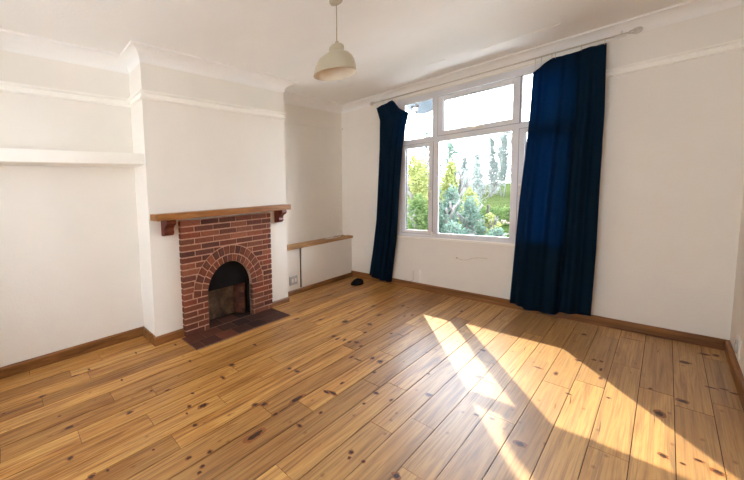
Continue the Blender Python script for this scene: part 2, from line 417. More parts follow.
def skprof(h, d=.020):
    return [(0, 0), (d, 0), (d, h - .012), (d * .6, h), (0, h)]
def skirting(name, path, h, mat):
    m = MB(); m.sweep(path, skprof(h)); return struct(name, m, mat)
skirting('baseboard_left', [(0, BK), (0, CY1), (CX, CY1)], .090, M['skirt'])
skirting('baseboard_chimney', [(CX, CY1 - .020), (CX, BY1)], .082, M['skirt'])
skirting('baseboard_hearth', [(CX, BY2), (CX, CY2)], .060, M['skirt'])
skirting('baseboard_alcove', [(BOX, CY2), (BOX, 0)], .060, M['skirt'])
skirting('baseboard_window', [(BOX, 0), (W, 0)], .086, M['skirt_x'])
skirting('baseboard_right', [(W, -.02), (W, BK)], .086, M['skirt'])

# ------------------------------------------------------------------ window
def bar(m, x0, z0, x1, z1, y0=-.004, y1=.062): m.box(x0, y0, z0, x1, y1, z1)
win = empty('window_1', (1.578, 0, WZ0)); win['kind'] = 'structure'
m = MB()
bar(m, WX0, WZ0, .872, WZ1); bar(m, 2.284, WZ0, WX1, WZ1)          # jambs
bar(m, .872, WZ0, 2.284, .765); bar(m, .872, 2.490, 2.284, WZ1)    # bottom, head
bar(m, .872, 1.943, 2.284, 2.000)                                  # transom
for a, b in ((.765, 1.943), (2.000, 2.490)): bar(m, 1.205, a, 1.248, b); bar(m, 1.908, a, 1.950, b)
m.build('window_frame', M['upvc'], win)
def sash(name, x0, x1, z0, z1, w, y0=-.016, y1=.04):
    m = MB(); m.box(x0, y0, z0, x0 + w, y1, z1); m.box(x1 - w, y0, z0, x1, y1, z1)
    m.box(x0 + w, y0, z0, x1 - w, y1, z0 + w); m.box(x0 + w, y0, z1 - w, x1 - w, y1, z1)
    return m.build(name, M['upvc'], win, .004)
def pane(x0, x1, z0, z1, par=win):
    m = MB(); m.box(x0, .018, z0, x1, .024, z1); return m.build('glass_pane', M['glass'], par)
s1 = sash('casement_sash', .862, 1.205, .760, 1.940, .042)
pane(.904, 1.163, .802, 1.898)
s2 = sash('top_sash', 1.252, 1.948, 2.003, 2.478, .052)
pane(1.304, 1.896, 2.055, 2.426)
s3 = sash('casement_sash', 1.951, 2.294, .760, 1.940, .042)
pane(1.993, 2.252, .802, 1.898)
pane(1.248, 1.908, .765, 1.943)
pane(.872, 1.205, 2.000, 2.490); pane(1.950, 2.284, 2.000, 2.490)
for (x0, x1, z0, z1) in ((.904, 1.163, .802, 1.898), (1.304, 1.896, 2.055, 2.426), (1.993, 2.252, .802, 1.898)):
    m = MB(); w = .005
    for q in ((x0, z0, x0 + w, z1), (x1 - w, z0, x1, z1), (x0, z0, x1, z0 + w), (x0, z1 - w, x1, z1)):
        m.box(q[0], .010, q[1], q[2], .030, q[3])
    m.build('glass_gasket', M['gasket'], win)
for (x0, x1, z0, z1) in ((.862, 1.205, .760, 1.940), (1.252, 1.948, 2.003, 2.478), (1.951, 2.294, .760, 1.940)):
    m = MB(); w = .004
    for q in ((x0 - w, z0 - w, x0, z1 + w), (x1, z0 - w, x1 + w, z1 + w), (x0, z0 - w, x1, z0), (x0, z1, x1, z1 + w)):
        m.box(q[0], -.0075, q[1], q[2], 0, q[3])
    m.build('sash_gasket', M['gasket'], win)
# glazing beads of the fixed lights
for (x0, x1, z0, z1) in ((1.248, 1.908, .765, 1.943), (.872, 1.205, 2.0, 2.49), (1.950, 2.284, 2.0, 2.49)):
    m = MB(); w = .012
    m.box(x0, .002, z0, x0 + w, .03, z1); m.box(x1 - w, .002, z0, x1, .03, z1)
    m.box(x0, .002, z0, x1, .03, z0 + w); m.box(x0, .002, z1 - w, x1, .03, z1)
    m.build('glazing_bead', M['upvc'], win)
# handles
def handle(x, z, vert=True):
    m = MB()
    if vert:
        m.box(x - .011, -.030, z - .030, x + .011, -.016, z + .030)
        m.tube([(x, -.028, z), (x, -.052, z - .005), (x, -.056, z - .10)], [.009, .009, .007])
    else:
        m.box(x - .035, -.030, z - .011, x + .035, -.016, z + .011)
        m.tube([(x, -.028, z), (x + .005, -.052, z), (x + .105, -.056, z)], [.009, .009, .007])
    m.build('window_handle', M['plastic'], win)
handle(1.184, 1.335); handle(1.585, 2.028, False); handle(1.972, 1.335)
m = MB(); m.tube([(1.215, -.03, .79), (1.215, -.04, .76), (1.245, -.04, .752)], .009)
m.build('window_stay', M['plastic'], win)
# inner sill
m = MB(); m.box(WX0 - .015, -.045, .692, WX1 + .015, .06, .717); m.build('window_sill', M['gloss_white'], win, .003)
m = MB(); m.box(WX0 - .05, .062, .66, WX1 + .05, .16, .70); m.build('outer_sill', M['upvc'], win, .004)

w2 = empty('fill_window', (1.8, BK - .1, .9)); w2['kind'] = 'structure'  # unseen window, added to let fill daylight into the room
m = MB()
for a, b in ((1.0, 1.06), (1.77, 1.83), (2.54, 2.6)): m.box(a, BK - .12, .9, b, BK - .06, 2.2)
for a, b in ((.9, .96), (2.14, 2.2)): m.box(1.06, BK - .12, a, 2.54, BK - .06, b)
m.build('window_frame', M['upvc'], w2, .004)
m = MB(); m.box(1.06, BK - .093, .96, 2.54, BK - .087, 2.14); m.build('glass_pane', M['glass'], w2)
m = MB(); m.box(.98, BK - .06, .875, 2.62, BK + .03, .9); m.build('window_sill', M['upvc'], w2)

# ------------------------------------------------------------------ fireplace
fp = empty('brick_fireplace', (CX, ARC_Y, 0), 'red brick fireplace surround with arched opening built against the white chimney breast', 'fireplace')
m = MB(); arch_panel(m, BY1 + .006, BY2 - .006, BT - .002, CX - .002, BX - .006); m.build('mortar', M['mortar'], fp)
def brick_col():
    base = R.choice([(122, 68, 48), (132, 78, 56), (110, 62, 46), (140, 86, 62), (100, 56, 44), (126, 66, 46)])
    k = R.uniform(.85, 1.12); return tuple(x for x in lin(tuple(min(255, q * k) for q in base))[:3])
m = MB(); nc = 19; ch = BT / nc; L = .2335; RO = .490; jt = .0066
for r in range(nc):
    z0, z1 = r * ch + jt, (r + 1) * ch - jt
    y = BY1 + (.155 if r % 2 else .2335) - L
    while y < BY2:
        a, b = (BY1 - .002 if y <= BY1 + 1e-6 else y + jt), (BY2 + .002 if y + L - jt >= BY2 else y + L - jt)
        y += L
        if b - a < .02: continue
        c = brick_col(); dx = R.uniform(-.002, .002)
        # cut the brick where the arch rings or the opening run through it
        def zlow(q):
            e = abs(q - ARC_Y)
            if z1 <= ARC_Z + .0: return z0 if e > ARC_R + .002 else 9
            lo = z0
            if e < RO: lo = max(z0, ARC_Z + sqrt(RO * RO - e * e))
            return lo
        N = 16; pts = [a + (b - a) * i / N for i in range(N + 1)]
        ok = [p for p in pts if zlow(p) < z1 - .004]
        if z1 <= ARC_Z + .0:
            segs = []
            lo_e, hi_e = ARC_Y - ARC_R, ARC_Y + ARC_R
            if a < lo_e: segs.append((a, min(b, lo_e)))
            if b > hi_e: segs.append((max(a, hi_e), b))
            for (p, q) in segs:
                if q - p > .012: m.box(CX + .001, p, z0, BX + dx, q, z1, 0, c)
            continue
        runs = []; cur = []
        for p in pts:
            if p in ok: cur.append(p)
            else:
                if len(cur) > 1: runs.append(cur)
                cur = []
        if len(cur) > 1: runs.append(cur)
        for rn in runs:
            if rn[-1] - rn[0] < .012: continue
            out = [(p, zlow(p)) for p in rn] + [(rn[-1], z1), (rn[0], z1)]
            m.prism(out, 'x', CX + .001, BX + dx, 0, c)
# two rings of voussoirs
def ring(r0, r1, n, a0, a1):
    for i in range(n):
        p, q = a0 + (a1 - a0) * i / n, a0 + (a1 - a0) * (i + 1) / n
        gp = jt * .95
        pts = []
        for rr, s_ in ((r0 + .002, 1), (r1, 1), (r1, -1), (r0 + .002, -1)):
            ang = (p + gp / rr) if s_ == 1 else (q - gp / rr)
            pts.append((ARC_Y + rr * cos(ang), ARC_Z + rr * sin(ang)))
        m.prism(pts, 'x', CX + .001, BX + R.uniform(-.001, .003), 0, brick_col())
ring(ARC_R, .383, 17, 0, pi)
ring(.394, .480, 18, 0, pi)
m.build('brickwork', M['brick'], fp, .0022)
m = MB()
arch_panel(m, ARC_Y - ARC_R - .048, ARC_Y + ARC_R + .048, ARC_Z + .02, .19, CX - .003)
for k in range(24):
    a, b = pi * k / 24, pi * (k + 1) / 24
    m.prism([(ARC_Y + r * cos(q), ARC_Z + r * sin(q)) for r, q in ((ARC_R, a), (ARC_R + .048, a), (ARC_R + .048, b), (ARC_R, b))], 'x', .19, CX - .003)
m.build('opening_reveal', M['soot'], fp)
# firebox: dark back, splayed cheeks, rough render at the foot of the back
m = MB()
m.box(.001, ARC_Y - .42, .0, .009, ARC_Y + .42, 1.15)
m.prism([(.0, ARC_Y - ARC_R - .10), (.178, ARC_Y - ARC_R - .10), (.178, ARC_Y - ARC_R - .02), (.0, ARC_Y - ARC_R - .02)], 'z', .0, 1.15)
m.prism([(.0, ARC_Y + ARC_R + .02), (.178, ARC_Y + ARC_R + .02), (.178, ARC_Y + ARC_R + .10), (.0, ARC_Y + ARC_R + .10)], 'z', .0, 1.15)
m.box(.0, ARC_Y - .42, 1.14, .178, ARC_Y + .42, 1.16)
m.build('firebox', M['soot'], fp)
m = MB(); n = 22
top = [(ARC_Y - .325 + (.50) * i / n, .30 + .16 * sin(pi * min(1, (i / n) * .62 + .14)) + R.uniform(-.012, .012)) for i in range(n + 1)]
m.prism([(ARC_Y - .325, .012), (ARC_Y + .175, .012)] + top[::-1], 'x', .10, .150)
m.build('fireback_render', M['rubble'], fp)
m = MB()                                  # brick cheek on the far side
for r in range(6):
    z0 = .015 + r * .062
    for (a, b) in ((0, .5), (.5, 1)) if r % 2 else ((0, .25), (.25, .75), (.75, 1)):
        pa = (.155 + .10 * a + .002, ARC_Y + .165 + .075 * a); pb = (.155 + .10 * b - .002, ARC_Y + .165 + .075 * b)
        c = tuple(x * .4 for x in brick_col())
        m.prism([pa, pb, (pb[0] - .04, pb[1] + .06), (pa[0] - .04, pa[1] + .06)], 'z', z0 + .004, z0 + .058, 0, c)
m.build('fireback_cheek', M['brick'], fp)

# hearth of quarry tiles
HX0, HX1, HY1, HY2 = .3263, .5961, -3.2985, -2.038
he = empty('tiled_hearth', (.45, -2.67, 0), 'dark red quarry tile hearth laid on floor in front of the brick fireplace', 'hearth')
m = MB(); m.box(CX - .0, ARC_Y - ARC_R + .004, .0005, HX0, ARC_Y + ARC_R - .004, .009); m.box(.012, ARC_Y - .33, .0005, CX, ARC_Y + .33, .009)
m.box(HX0 + .001, HY1, .0005, HX1, HY2, .009); m.build('grout_bed', M['grout'], he)
m = MB(); cols = [(98, 54, 38), (80, 46, 34), (106, 58, 40), (70, 44, 32)]
def tile(x0, x1, y0, y1, dark):
    c = R.choice(cols); k = R.uniform(.85, 1.1) * dark
    m.box(x0 + .0035, y0 + .0035, .002, x1 - .0035, y1 - .0035, .012, 0, lin(tuple(q * k for q in c))[:3])
for r, (x0, x1, off) in enumerate(((HX0, .462, 0.), (.462, HX1, .10))):
    y = HY1 - off
    while y < HY2 - .01:
        a, b = max(y, HY1), min(y + .203, HY2); y += .203
        if b - a > .03:
            dk = 1 if a < -2.80 else (.62 if a < -2.4 else .7)
            tile(x0, x1, a, b, dk)
for i in range(3):
    tile(.19, CX + .04, ARC_Y - .306 + .204 * i, ARC_Y - .306 + .204 * (i + 1), .7)
    tile(.055, .19, ARC_Y - .306 + .204 * i, ARC_Y - .306 + .204 * (i + 1), .6)
m.build('tiles', M['tile'], he, .0012)

# mantel shelf with two scrolled brackets
ms = empty('mantel_shelf', (CX, -2.65, 1.19), 'long varnished wooden mantel shelf fixed above the brick fireplace', 'mantel')
MY1, MY2, MX, MZ0, MZ1 = -3.541, -1.775, .4297, 1.184, 1.2437
m = MB()
m.prism([(CX, MY1), (MX - .004, MY1), (MX, MY1 + .004), (MX, MY2 - .004), (MX - .004, MY2), (CX, MY2)], 'z', MZ0, MZ1)
m.build('shelf_board', M['mantel'], ms, .004)
def corbel(y0, y1):
    pr = [(CX, 0), (.398, 0), (.404, -.010), (.406, -.024), (.402, -.038), (.391, -.050), (.374, -.058), (.360, -.068), (.352, -.082),
          (.349, -.098), (.354, -.108), (.356, -.120), (.351, -.134), (.340, -.145), (.322, -.152), (CX, -.152)]
    pr = [(a, MZ0 + b) for a, b in pr]
    m = MB(); m.prism(pr, 'y', y0, y1)
    return m.build('bracket', M['corbel'], ms, .003)
corbel(-3.435, -3.335); corbel(-1.905, -1.825)

# ------------------------------------------------------------------ shelves and ledge in the alcoves
m = MB(); m.box(0, -5.75, 1.702, .2536, CY1 - .001, 1.800)
o = m.build('wall_shelf', M['gloss_white'], None, .003)
tag(o, 'thick white painted shelf fixed to left wall beside the chimney breast', 'shelf')

bl = empty('boxed_ledge', (.1, -.85, 0), 'low white boxed-in panel under the wooden ledge in far alcove by window', 'boxing')
m = MB(); m.box(0, CY2, 0, BOX - .022, -1.250, .617); m.build('recessed_panel', M['wall'], bl)
m = MB(); m.box(0, -1.238, 0, BOX, 0, .617); m.build('front_panel', M['wall'], bl, .002)
m = MB(); m.box(0, -1.250, .06, BOX - .012, -1.2385, .617); m.build('panel_gap', M['dark'], bl)
m = MB(); m.box(0, CY2 + .001, .619, .172, -.001, .655)
o = m.build('alcove_ledge', M['shelf_wood'], None, .003)
tag(o, 'pale wooden ledge board lying on white boxing in far alcove', 'ledge')
# grey socket plate and small white box at the recess
vt = empty('wall_socket', (BOX - .022, -1.40, .19), 'small grey socket plate low on recessed white panel beside the chimney breast', 'socket')
m = MB(); m.box(BOX - .022, -1.475, .125, BOX - .010, -1.320, .245); m.build('plate', M['grey_plastic'], vt, .003)
m = MB(); m.box(BOX - .011, -1.445, .16, BOX - .006, -1.405, .21); m.box(BOX - .011, -1.385, .16, BOX - .006, -1.345, .21)
m.build('switch', M['plastic'], vt, .002)
m = MB(); m.tube([(BOX - .008, -1.585, .33), (BOX - .006, -1.585, .22), (BOX - .006, -1.590, .14)], [.008, .008, .010])
m.box(BOX - .022, -1.62, .10, BOX + .008, -1.545, .20)
o = m.build('junction_box', M['plastic'], None, .003)
tag(o, 'tiny white box with a short cable stub next to grey socket plate', 'junction box')
# loose white flex on the ledge
m = MB(); pts = []
for k in range(40):
    q = k / 39
    pts.append((.05 + .05 * sin(q * 9), -.52 + .50 * q, 0.663 + .13 * max(0, sin(q * pi * 1.2 - .2)) ** 2 * (1 if q > .3 else .3)))
m.tube(pts, .0042, 6)
m.tube([(.09, -.60, .661), (.12, -.42, .661), (.09, -.22, .662), (.03, -.10, .674)], .0042, 6)
o = m.build('loose_flex', M['plastic'], None)
tag(o, 'loose thin white cable curling over end of the alcove ledge', 'cable')
m = MB(); m.box(.0005, -.085, .745, .014, -.035, .790); o = m.build('cable_plate', M['plastic'], None, .002)
tag(o, 'small white cable outlet on alcove wall just above the wooden ledge', 'outlet')

# details on the window wall
m = MB(); m.tube([(1.458, -.001, .487), (1.462, -.012, .485), (1.475, -.007, .478), (1.52, -.006, .470), (1.56, -.006, .478), (1.60, -.006, .505), (1.66, -.006, .518), (1.73, -.006, .520)], .0022, 6)
m.lathe([(.0, -.006), (.008, -.005), (.008, 0)], 1.456, 0, 10, cz=.487, axis='y')
o = m.build('wall_cable', M['cable'], None)
tag(o, 'thin tan cable emerging from small hole in wall under window', 'cable')
m = MB(); m.tube([(.998, -.004, .245), (.998, -.004, .12), (.992, -.006, .10), (.955, -.020, .088)], .0028, 6)
o = m.build('brown_wire', M['cable'], None)
tag(o, 'short brown wire running down wall to skirting by left curtain', 'wire')
m = MB(); m.box(1.066, -.012, .088, 1.086, 0, .265); o = m.build('cable_trunking', M['gloss_white'], None, .001)
tag(o, 'short strip of white trunking standing on the skirting below window', 'trunking')
m = MB(); m.tube([(.02, -.001, 2.352), (.02, -.014, 2.353)], .004, 6)
o = m.build('picture_nail', M['dark'], None); tag(o, 'small dark nail in the wall at corner beside left curtain', 'nail')
# outlet on the right wall
so = empty('aerial_outlet', (W, -.5, .19), 'white outlet plate with grey oval ring low on right wall', 'outlet')
m = MB(); m.box(W - .008, -.585, .125, W, -.425, .255); m.build('plate', M['plastic'], so, .003)
m = MB(); m.tube([(W - .010, -.505 + .045 * cos(2 * pi * k / 20), .19 + .045 * sin(2 * pi * k / 20)) for k in range(20)], .0035, 6, closed=True)
m.build('ring', M['grey_plastic'], so)

# ------------------------------------------------------------------ dark object in the corner
m = MB(); vs = []; fs = []; nu, nv = 18, 9
for j in range(nv + 1):
    for i in range(nu):
        a = 2 * pi * i / nu; b = pi / 2 * j / nv
        r = cos(b) ** .7
        px = .060 * r * cos(a); py = .125 * r * sin(a)
        h = .066 * sin(b) * (1 + 2.2 * (py + .02)) * (1 + .10 * sin(3 * a))
        vs.append((.435 + px + .05 * py, -.37 + py, .002 + max(0, h)))
for j in range(nv):
    for i in range(nu):
        k = (i + 1) % nu; fs.append((j * nu + i, j * nu + k, (j + 1) * nu + k, (j + 1) * nu + i))
fs.append(tuple(range(nu))[::-1])
m.mesh(vs, fs, sm=True)
o = m.build('dark_bundle', M['black_cloth'], None)
tag(o, 'small black lump of cloth lying on floor in corner by left curtain', 'bundle')

# ------------------------------------------------------------------ pendant lamp
LX, LY = 1.540, -2.624
pl = empty('pendant_lamp', (LX, LY, H), 'cream metal pendant lamp hanging on long flex from the ceiling', 'lamp')
m = MB(); m.lathe([(0, 2.6985), (.044, 2.6985), (.044, 2.690), (.036, 2.672), (.014, 2.664), (0, 2.662)], LX, LY, 32); m.build('ceiling_rose', M['cream_metal'], pl)
m = MB(); m.tube([(LX, LY, 2.664), (LX + .001, LY, 2.52), (LX, LY, 2.405)], .0032, 8); m.build('flex', M['cable'], pl)
m = MB(); m.lathe([(.004, 2.420), (.010, 2.416), (.012, 2.404), (.022, 2.396), (.0225, 2.39)], LX, LY, 32); m.build('cap', M['cream_metal'], pl)
out = [(.020, 2.397), (.036, 2.390), (.045, 2.380), (.0475, 2.366), (.0455, 2.352), (.047, 2.345), (.062, 2.336), (.085, 2.322), (.104, 2.302), (.118, 2.276), (.128, 2.246), (.133, 2.218), (.135, 2.198)]
m = MB(); m.lathe(out, LX, LY, 56)
sh = m.build('lamp_shade', M['cream_metal'], pl)
inn = [(.134, 2.198)] + [(max(.005, r - .0025), z - .002) for r, z in out[::-1][1:]]
m = MB(); m.lathe(inn, LX, LY, 56); m.build('shade_lining', M['cream_inner'], sh)
tilt = Matrix.Translation((LX, LY, 2.40)) @ Matrix.Rotation(math.radians(5), 4, Vector((-1.27, 2.04, 0)).normalized()) @ Matrix.Translation((-LX, -LY, -2.40))
for o in (sh, sh.children[0] if sh.children else None):
    if o: o.data.transform(tilt)
m = MB(); m.lathe([(.0, 2.395), (.018, 2.395), (.018, 2.345), (.015, 2.340), (0, 2.340)], LX, LY, 20); m.build('lamp_holder', M['plastic'], pl)

# ------------------------------------------------------------------ curtain pole and curtains
PZ, PY = 2.595, -.10
cp = empty('curtain_pole', (1.58, PY, PZ), 'long thin white curtain pole with clear ring finials above the window', 'curtain pole')
m = MB(); m.tube([(.545, PY, PZ), (2.590, PY, PZ)], .0075, 12); m.build('rod', M['pole'], cp)
for fx, sg in ((.545, -1), (2.590, 1)):
    m = MB(); c = fx + sg * .030
    m.lathe([(.012, -.012), (.014, -.006), (.012, .012)], fx + sg * .004, PY, 14, cz=PZ, axis='x')
    m.tube([(c + .021 * cos(2 * pi * k / 24), PY, PZ + .021 * sin(2 * pi * k / 24)) for k in range(24)], .0065, 8, closed=True)
    m.lathe([(0, -.004), (.016, -.003), (.016, .003), (0, .004)], c, PY, 20, cz=PZ, axis='y')
    m.build('finial', M['chrome'], cp)
for bx in (.62, 1.545, 2.545):
    m = MB(); m.box(bx - .016, -.004, 2.575, bx + .016, 0, 2.66)
    m.tube([(bx, -.002, 2.640), (bx, -.05, 2.632), (bx, PY, PZ - .004)], .006, 8)
    m.box(bx - .030, PY - .012, PZ - .016, bx + .030, PY + .012, PZ - .006)
    m.build('bracket', M['plastic'], cp, .001)

def interp(tab, q):
    for (a, u), (b, v) in zip(tab, tab[1:]):
        if a <= q <= b or (a >= q >= b): return u + (v - u) * (q - a) / (b - a)
    return tab[0][1] if abs(q - tab[0][0]) < abs(q - tab[-1][0]) else tab[-1][1]

def curtain(label, ledge, redge, top, bot, nf, amp, rings, seed):
    """ledge / redge: (z, x); top / bot: (s, z)"""
    rt = empty('curtain', ((ledge[0][1] + redge[0][1]) / 2, PY, 0), label, 'curtain')
    ns, nz = 120, 70; vs = []; fs = []; rr = random.Random(seed)
    ph = [rr.uniform(-.5, .5) for _ in range(12)]
    for j in range(nz + 1):
        q = j / nz
        for i in range(ns + 1):
            s_ = i / ns
            zt = interp(top, s_); zb = interp(bot, s_)
            z = zt + (zb - zt) * q
            # straight horizontal position between the two edges at this height
            xl = interp(ledge, z); xr = interp(redge, z)
            f = 2 * pi * nf * (s_ + .035 * sin(3 * s_ * pi + ph[0]) ) + .5 * sin(q * 2.1 + ph[1])
            k = (.35 + .65 * min(1, q * 2.2))
            y = PY + amp * k * sin(f) + amp * .35 * k * sin(2.3 * f + ph[2] + q)
            x_ = xl + (xr - xl) * s_ + .25 * amp * k * cos(f) * (4 * s_ * (1 - s_)) * .8
            vs.append((x_, y, z))
    for j in range(nz):
        for i in range(ns):
            a = j * (ns + 1) + i; fs.append((a, a + 1, a + ns + 2, a + ns + 1))
    m = MB(); m.mesh(vs, fs, sm=True); o = m.build('cloth', M['cloth'], rt)
    so_ = o.modifiers.new('thick', 'SOLIDIFY'); so_.thickness = .0025; so_.offset = 0
    for s_ in rings:
        zt = interp(top, s_); x_ = interp(ledge, zt) + (interp(redge, zt) - interp(ledge, zt)) * s_
        m = MB(); m.tube([(x_, PY + .013 * cos(2 * pi * k / 18), PZ - .004 + .013 * sin(2 * pi * k / 18)) for k in range(18)], .0016, 6, closed=True)
        if PZ - .017 - zt > .004: m.tube([(x_, PY, PZ - .017), (x_, PY - .004, (PZ - .017 + zt) / 2), (x_, PY, zt - .012)], .0016, 6)
        m.build('curtain_ring', M['chrome'], rt)
curtain('navy blue curtain bunched narrow at left side of the window, its top corner drooping',
        [(2.519, .575), (2.341, .621), (1.926, .614), (.927, .566), (.479, .517), (.107, .466), (.0, .458)],
        [(2.57, .835), (2.44, .885), (2.352, .975), (2.22, .945), (2.101, .919), (1.881, .896), (1.349, .862), (.659, .828), (.372, .797), (.05, .766), (0, .765)],
        [(0, 2.519), (.3, 2.540), (.55, 2.552), (.75, 2.572), (.84, 2.54), (.90, 2.46), (.95, 2.39), (1, 2.352)],
        [(0, .095), (.3, .06), (.6, .045), (1, .05)], 3.0, .020, (.05, .35, .6, .76), 3)
curtain('wide navy blue curtain hanging at right side of the window down to the skirting',
        [(2.56, 2.052), (2.469, 2.047), (2.003, 2.031), (1.605, 2.006), (1.194, 1.98), (.769, 1.961), (.074, 1.932), (0, 1.93)],
        [(2.56, 2.472), (1.983, 2.480), (1.366, 2.475), (.726, 2.474), (.1, 2.463), (0, 2.462)],
        [(0, 2.469), (.09, 2.493), (.18, 2.526), (.27, 2.556), (.40, 2.553), (.53, 2.548), (.68, 2.558), (.8, 2.563), (1, 2.560)],
        [(0, .074), (.18, .068), (.21, .032), (.38, .038), (.60, .044), (.66, .080), (1, .096)], 3.5, .024, (.03, .12, .27, .32, .68, .98), 5)

# ------------------------------------------------------------------ outside
m = MB(); m.box(-70, 4.8, -.60, 45, 24, -.50); o = m.build('garden_ground', M['garden']); o['kind'] = 'structure'
m = MB(); m.box(-8, .10, -.60, 12, 4.8, -.48); o = m.build('bounce_ground', M['bounce_slab']); o['kind'] = 'structure'  # unseen pale slab added to bounce daylight up to the ceiling
m = MB(); m.prism([(24, -.60), (24, -.50), (34, -.30), (60, .35), (110, 1.30), (110, -.6)], 'x', -90, 60); o = m.build('field_ground', M['grass']); o['kind'] = 'structure'
m = MB(); m.prism([(-4, 15.8), (4, 12.4), (4, 13.6), (-4, 17.6)], 'z', -.5, -.46); o = m.build('garden_path', M['paving'])
tag(o, 'pinkish paved path crossing the garden beyond the hedge', 'path'); o['kind'] = 'structure'

def leaves(m, cx, cy, cz, rx, ry, rz, n, size, rr, hollow=.45):
    for _ in range(n):
        a = rr.uniform(0, 2 * pi); u = rr.uniform(-1, 1); rad = rr.uniform(hollow, 1) ** .6
        w = sqrt(1 - u * u); lump = 1 + .16 * sin(5 * a + cx * 9) * cos(4 * u + cz) 
        p = Vector((cx + rx * rad * lump * w * cos(a), cy + ry * rad * lump * w * sin(a), cz + rz * rad * lump * u))
        d = Vector((rr.gauss(0, 1), rr.gauss(0, 1), rr.gauss(0, 1))).normalized()
        e = d.cross(Vector((rr.gauss(0, 1), rr.gauss(0, 1), rr.gauss(0, 1)))).normalized()
        s_ = size * rr.uniform(.6, 1.3)
        m.poly([p - d * s_, p + e * s_ * .45, p + d * s_, p - e * s_ * .45])
def branch(m, p, d, ln, r, depth, rr, spread=.6):
    q = p + d * ln; mid = p + d * ln * .5 + Vector((rr.uniform(-1, 1), rr.uniform(-1, 1), 0)) * ln * .05
    m.tube([p, mid, q], [r, r * .85, r * .62], 5)
    if depth == 0: return
    for _ in range(rr.choice((2, 3, 3))):
        nd = (d + Vector((rr.uniform(-1, 1), rr.uniform(-1, 1), rr.uniform(-.3, .7))) * spread).normalized()
        branch(m, p + d * ln * rr.uniform(.45, 1), nd, ln * rr.uniform(.6, .8), r * .6, depth - 1, rr, spread)
def plant(name, x, y, w, h, mat, n, size, label, cat, group=None, trunk=.1, z0=-.5, crown=0., seed=1, blobs=7, depth=2):
    """shrub or leafy tree; crown: height where the foliage starts (share of h)"""
    rr = random.Random(seed); rt = empty(name, (x, y, z0), label, cat, group)
    m = MB(); branch(m, Vector((x, y, z0)), Vector((0, 0, 1)), h * .45, trunk, depth, rr); m.build('branches', M['bark'], rt)
    m = MB(); c0 = z0 + h * crown; hh = h * (1 - crown)
    for k in range(blobs):
        q = (k + .5) / blobs; a = rr.uniform(0, 2 * pi); wd = w / 2 * (1 - .55 * abs(q - .4) * 1.5)
        leaves(m, x + cos(a) * wd * .35, y + sin(a) * wd * .35, c0 + hh * (.12 + .76 * q), wd * .75, wd * .75, hh * .22, n // blobs, size, rr, .2)
    m.build('foliage', mat, rt); return rt
def bare_tree(name, x, y, h, spread, label, group=None, seed=1, depth=4, r=.05, buds=None, z0=-.5, size=.04, n=600, w=None):
    rr = random.Random(seed); rt = empty(name, (x, y, z0), label, 'tree', group)
    m = MB(); branch(m, Vector((x, y, z0)), Vector((0, 0, 1)), h * .38, r, depth, rr, spread); m.build('branches', M['bark_far' if y > 20 else 'bark'], rt)
    if buds:
        m = MB(); w = w or h * .15
        for k in range(8): leaves(m, x + rr.uniform(-.3, .3) * w, y, z0 + h * (.30 + .085 * k), w * (1 - .07 * k), w, h * .07, n // 8, size, rr, .1)
        m.build('foliage', buds, rt)
    return rt
plant('garden_tree', -1.64, 7.0, .95, 2.95, M['leaf_lime'], 3000, .045, 'bright yellow-green leafy tree outside behind left window pane', 'tree', seed=11, crown=.35)
plant('garden_shrub', -1.22, 6.0, .85, 1.65, M['leaf_mid'], 2600, .04, 'mid-green bushy shrub under the yellow-green tree at left pane', 'shrub', seed=12)
plant('garden_tree', -1.10, 8.0, .62, 2.65, M['leaf_lime'], 1500, .05, 'slim lime-green tree outside behind left part of the wide window pane', 'tree', seed=13, crown=.45)
plant('garden_shrub', -.62, 6.5, .75, 1.85, M['leaf_blue'], 2600, .04, 'tall grey-green shrub outside low in the wide window pane', 'shrub', seed=14)
plant('garden_shrub', -.12, 6.7, .62, 1.50, M['leaf_blue'], 1600, .04, 'shorter grey-green shrub just right of the tall grey-green shrub outside', 'shrub', seed=15)
plant('garden_shrub', -.15, 5.5, .80, .92, M['leaf_blue'], 1800, .035, 'low blue-green bush at the bottom of the wide window pane', 'shrub', seed=16, blobs=4, trunk=.04)
plant('garden_shrub', .60, 5.5, .62, .80, M['leaf_blue'], 1500, .035, 'low blue-green bush at bottom right corner of the wide window pane', 'shrub', seed=17, blobs=4, trunk=.04)
plant('garden_shrub', .20, 7.0, .62, 1.03, M['leaf_lime'], 1700, .04, 'rounded yellow-green shrub outside in front of the garden path', 'shrub', seed=18, blobs=4, trunk=.04)
plant('garden_shrub', -2.25, 8.6, .9, 2.2, M['leaf_mid'], 1500, .05, 'dark green shrub outside at far left edge behind the left curtain', 'shrub', seed=19)
plant('garden_shrub', -1.55, 9.6, 1.1, 2.0, M['leaf_blue'], 2200, .05, 'broad grey-green shrub outside behind the slim lime-green tree', 'shrub', seed=20)
plant('garden_shrub', -1.30, 10.8, .8, 1.75, M['leaf_lime'], 1800, .05, 'yellow-green shrub outside behind the tall grey-green shrub', 'shrub', seed=21)
plant('garden_tree', -2.55, 9.5, 1.1, 3.3, M['leaf_lime'], 2200, .05, 'tall yellow-green tree behind the mid-green shrub at left pane', 'tree', seed=22, crown=.2)
plant('garden_shrub', -.80, 9.0, .5, 1.3, M['leaf_blue'], 1100, .045, 'small grey-green shrub between the lime and tall grey-green shrubs', 'shrub', seed=23)
hd = MB(); rr = random.Random(31)
for k in range(9): leaves(hd, -2.3 + .42 * k, 14, -.05, .42, .4, .46, 330, .06, rr, .1)
o = hd.build('garden_hedge', M['leaf_mid']); tag(o, 'low clipped mid-green hedge in front of the open field', 'hedge')
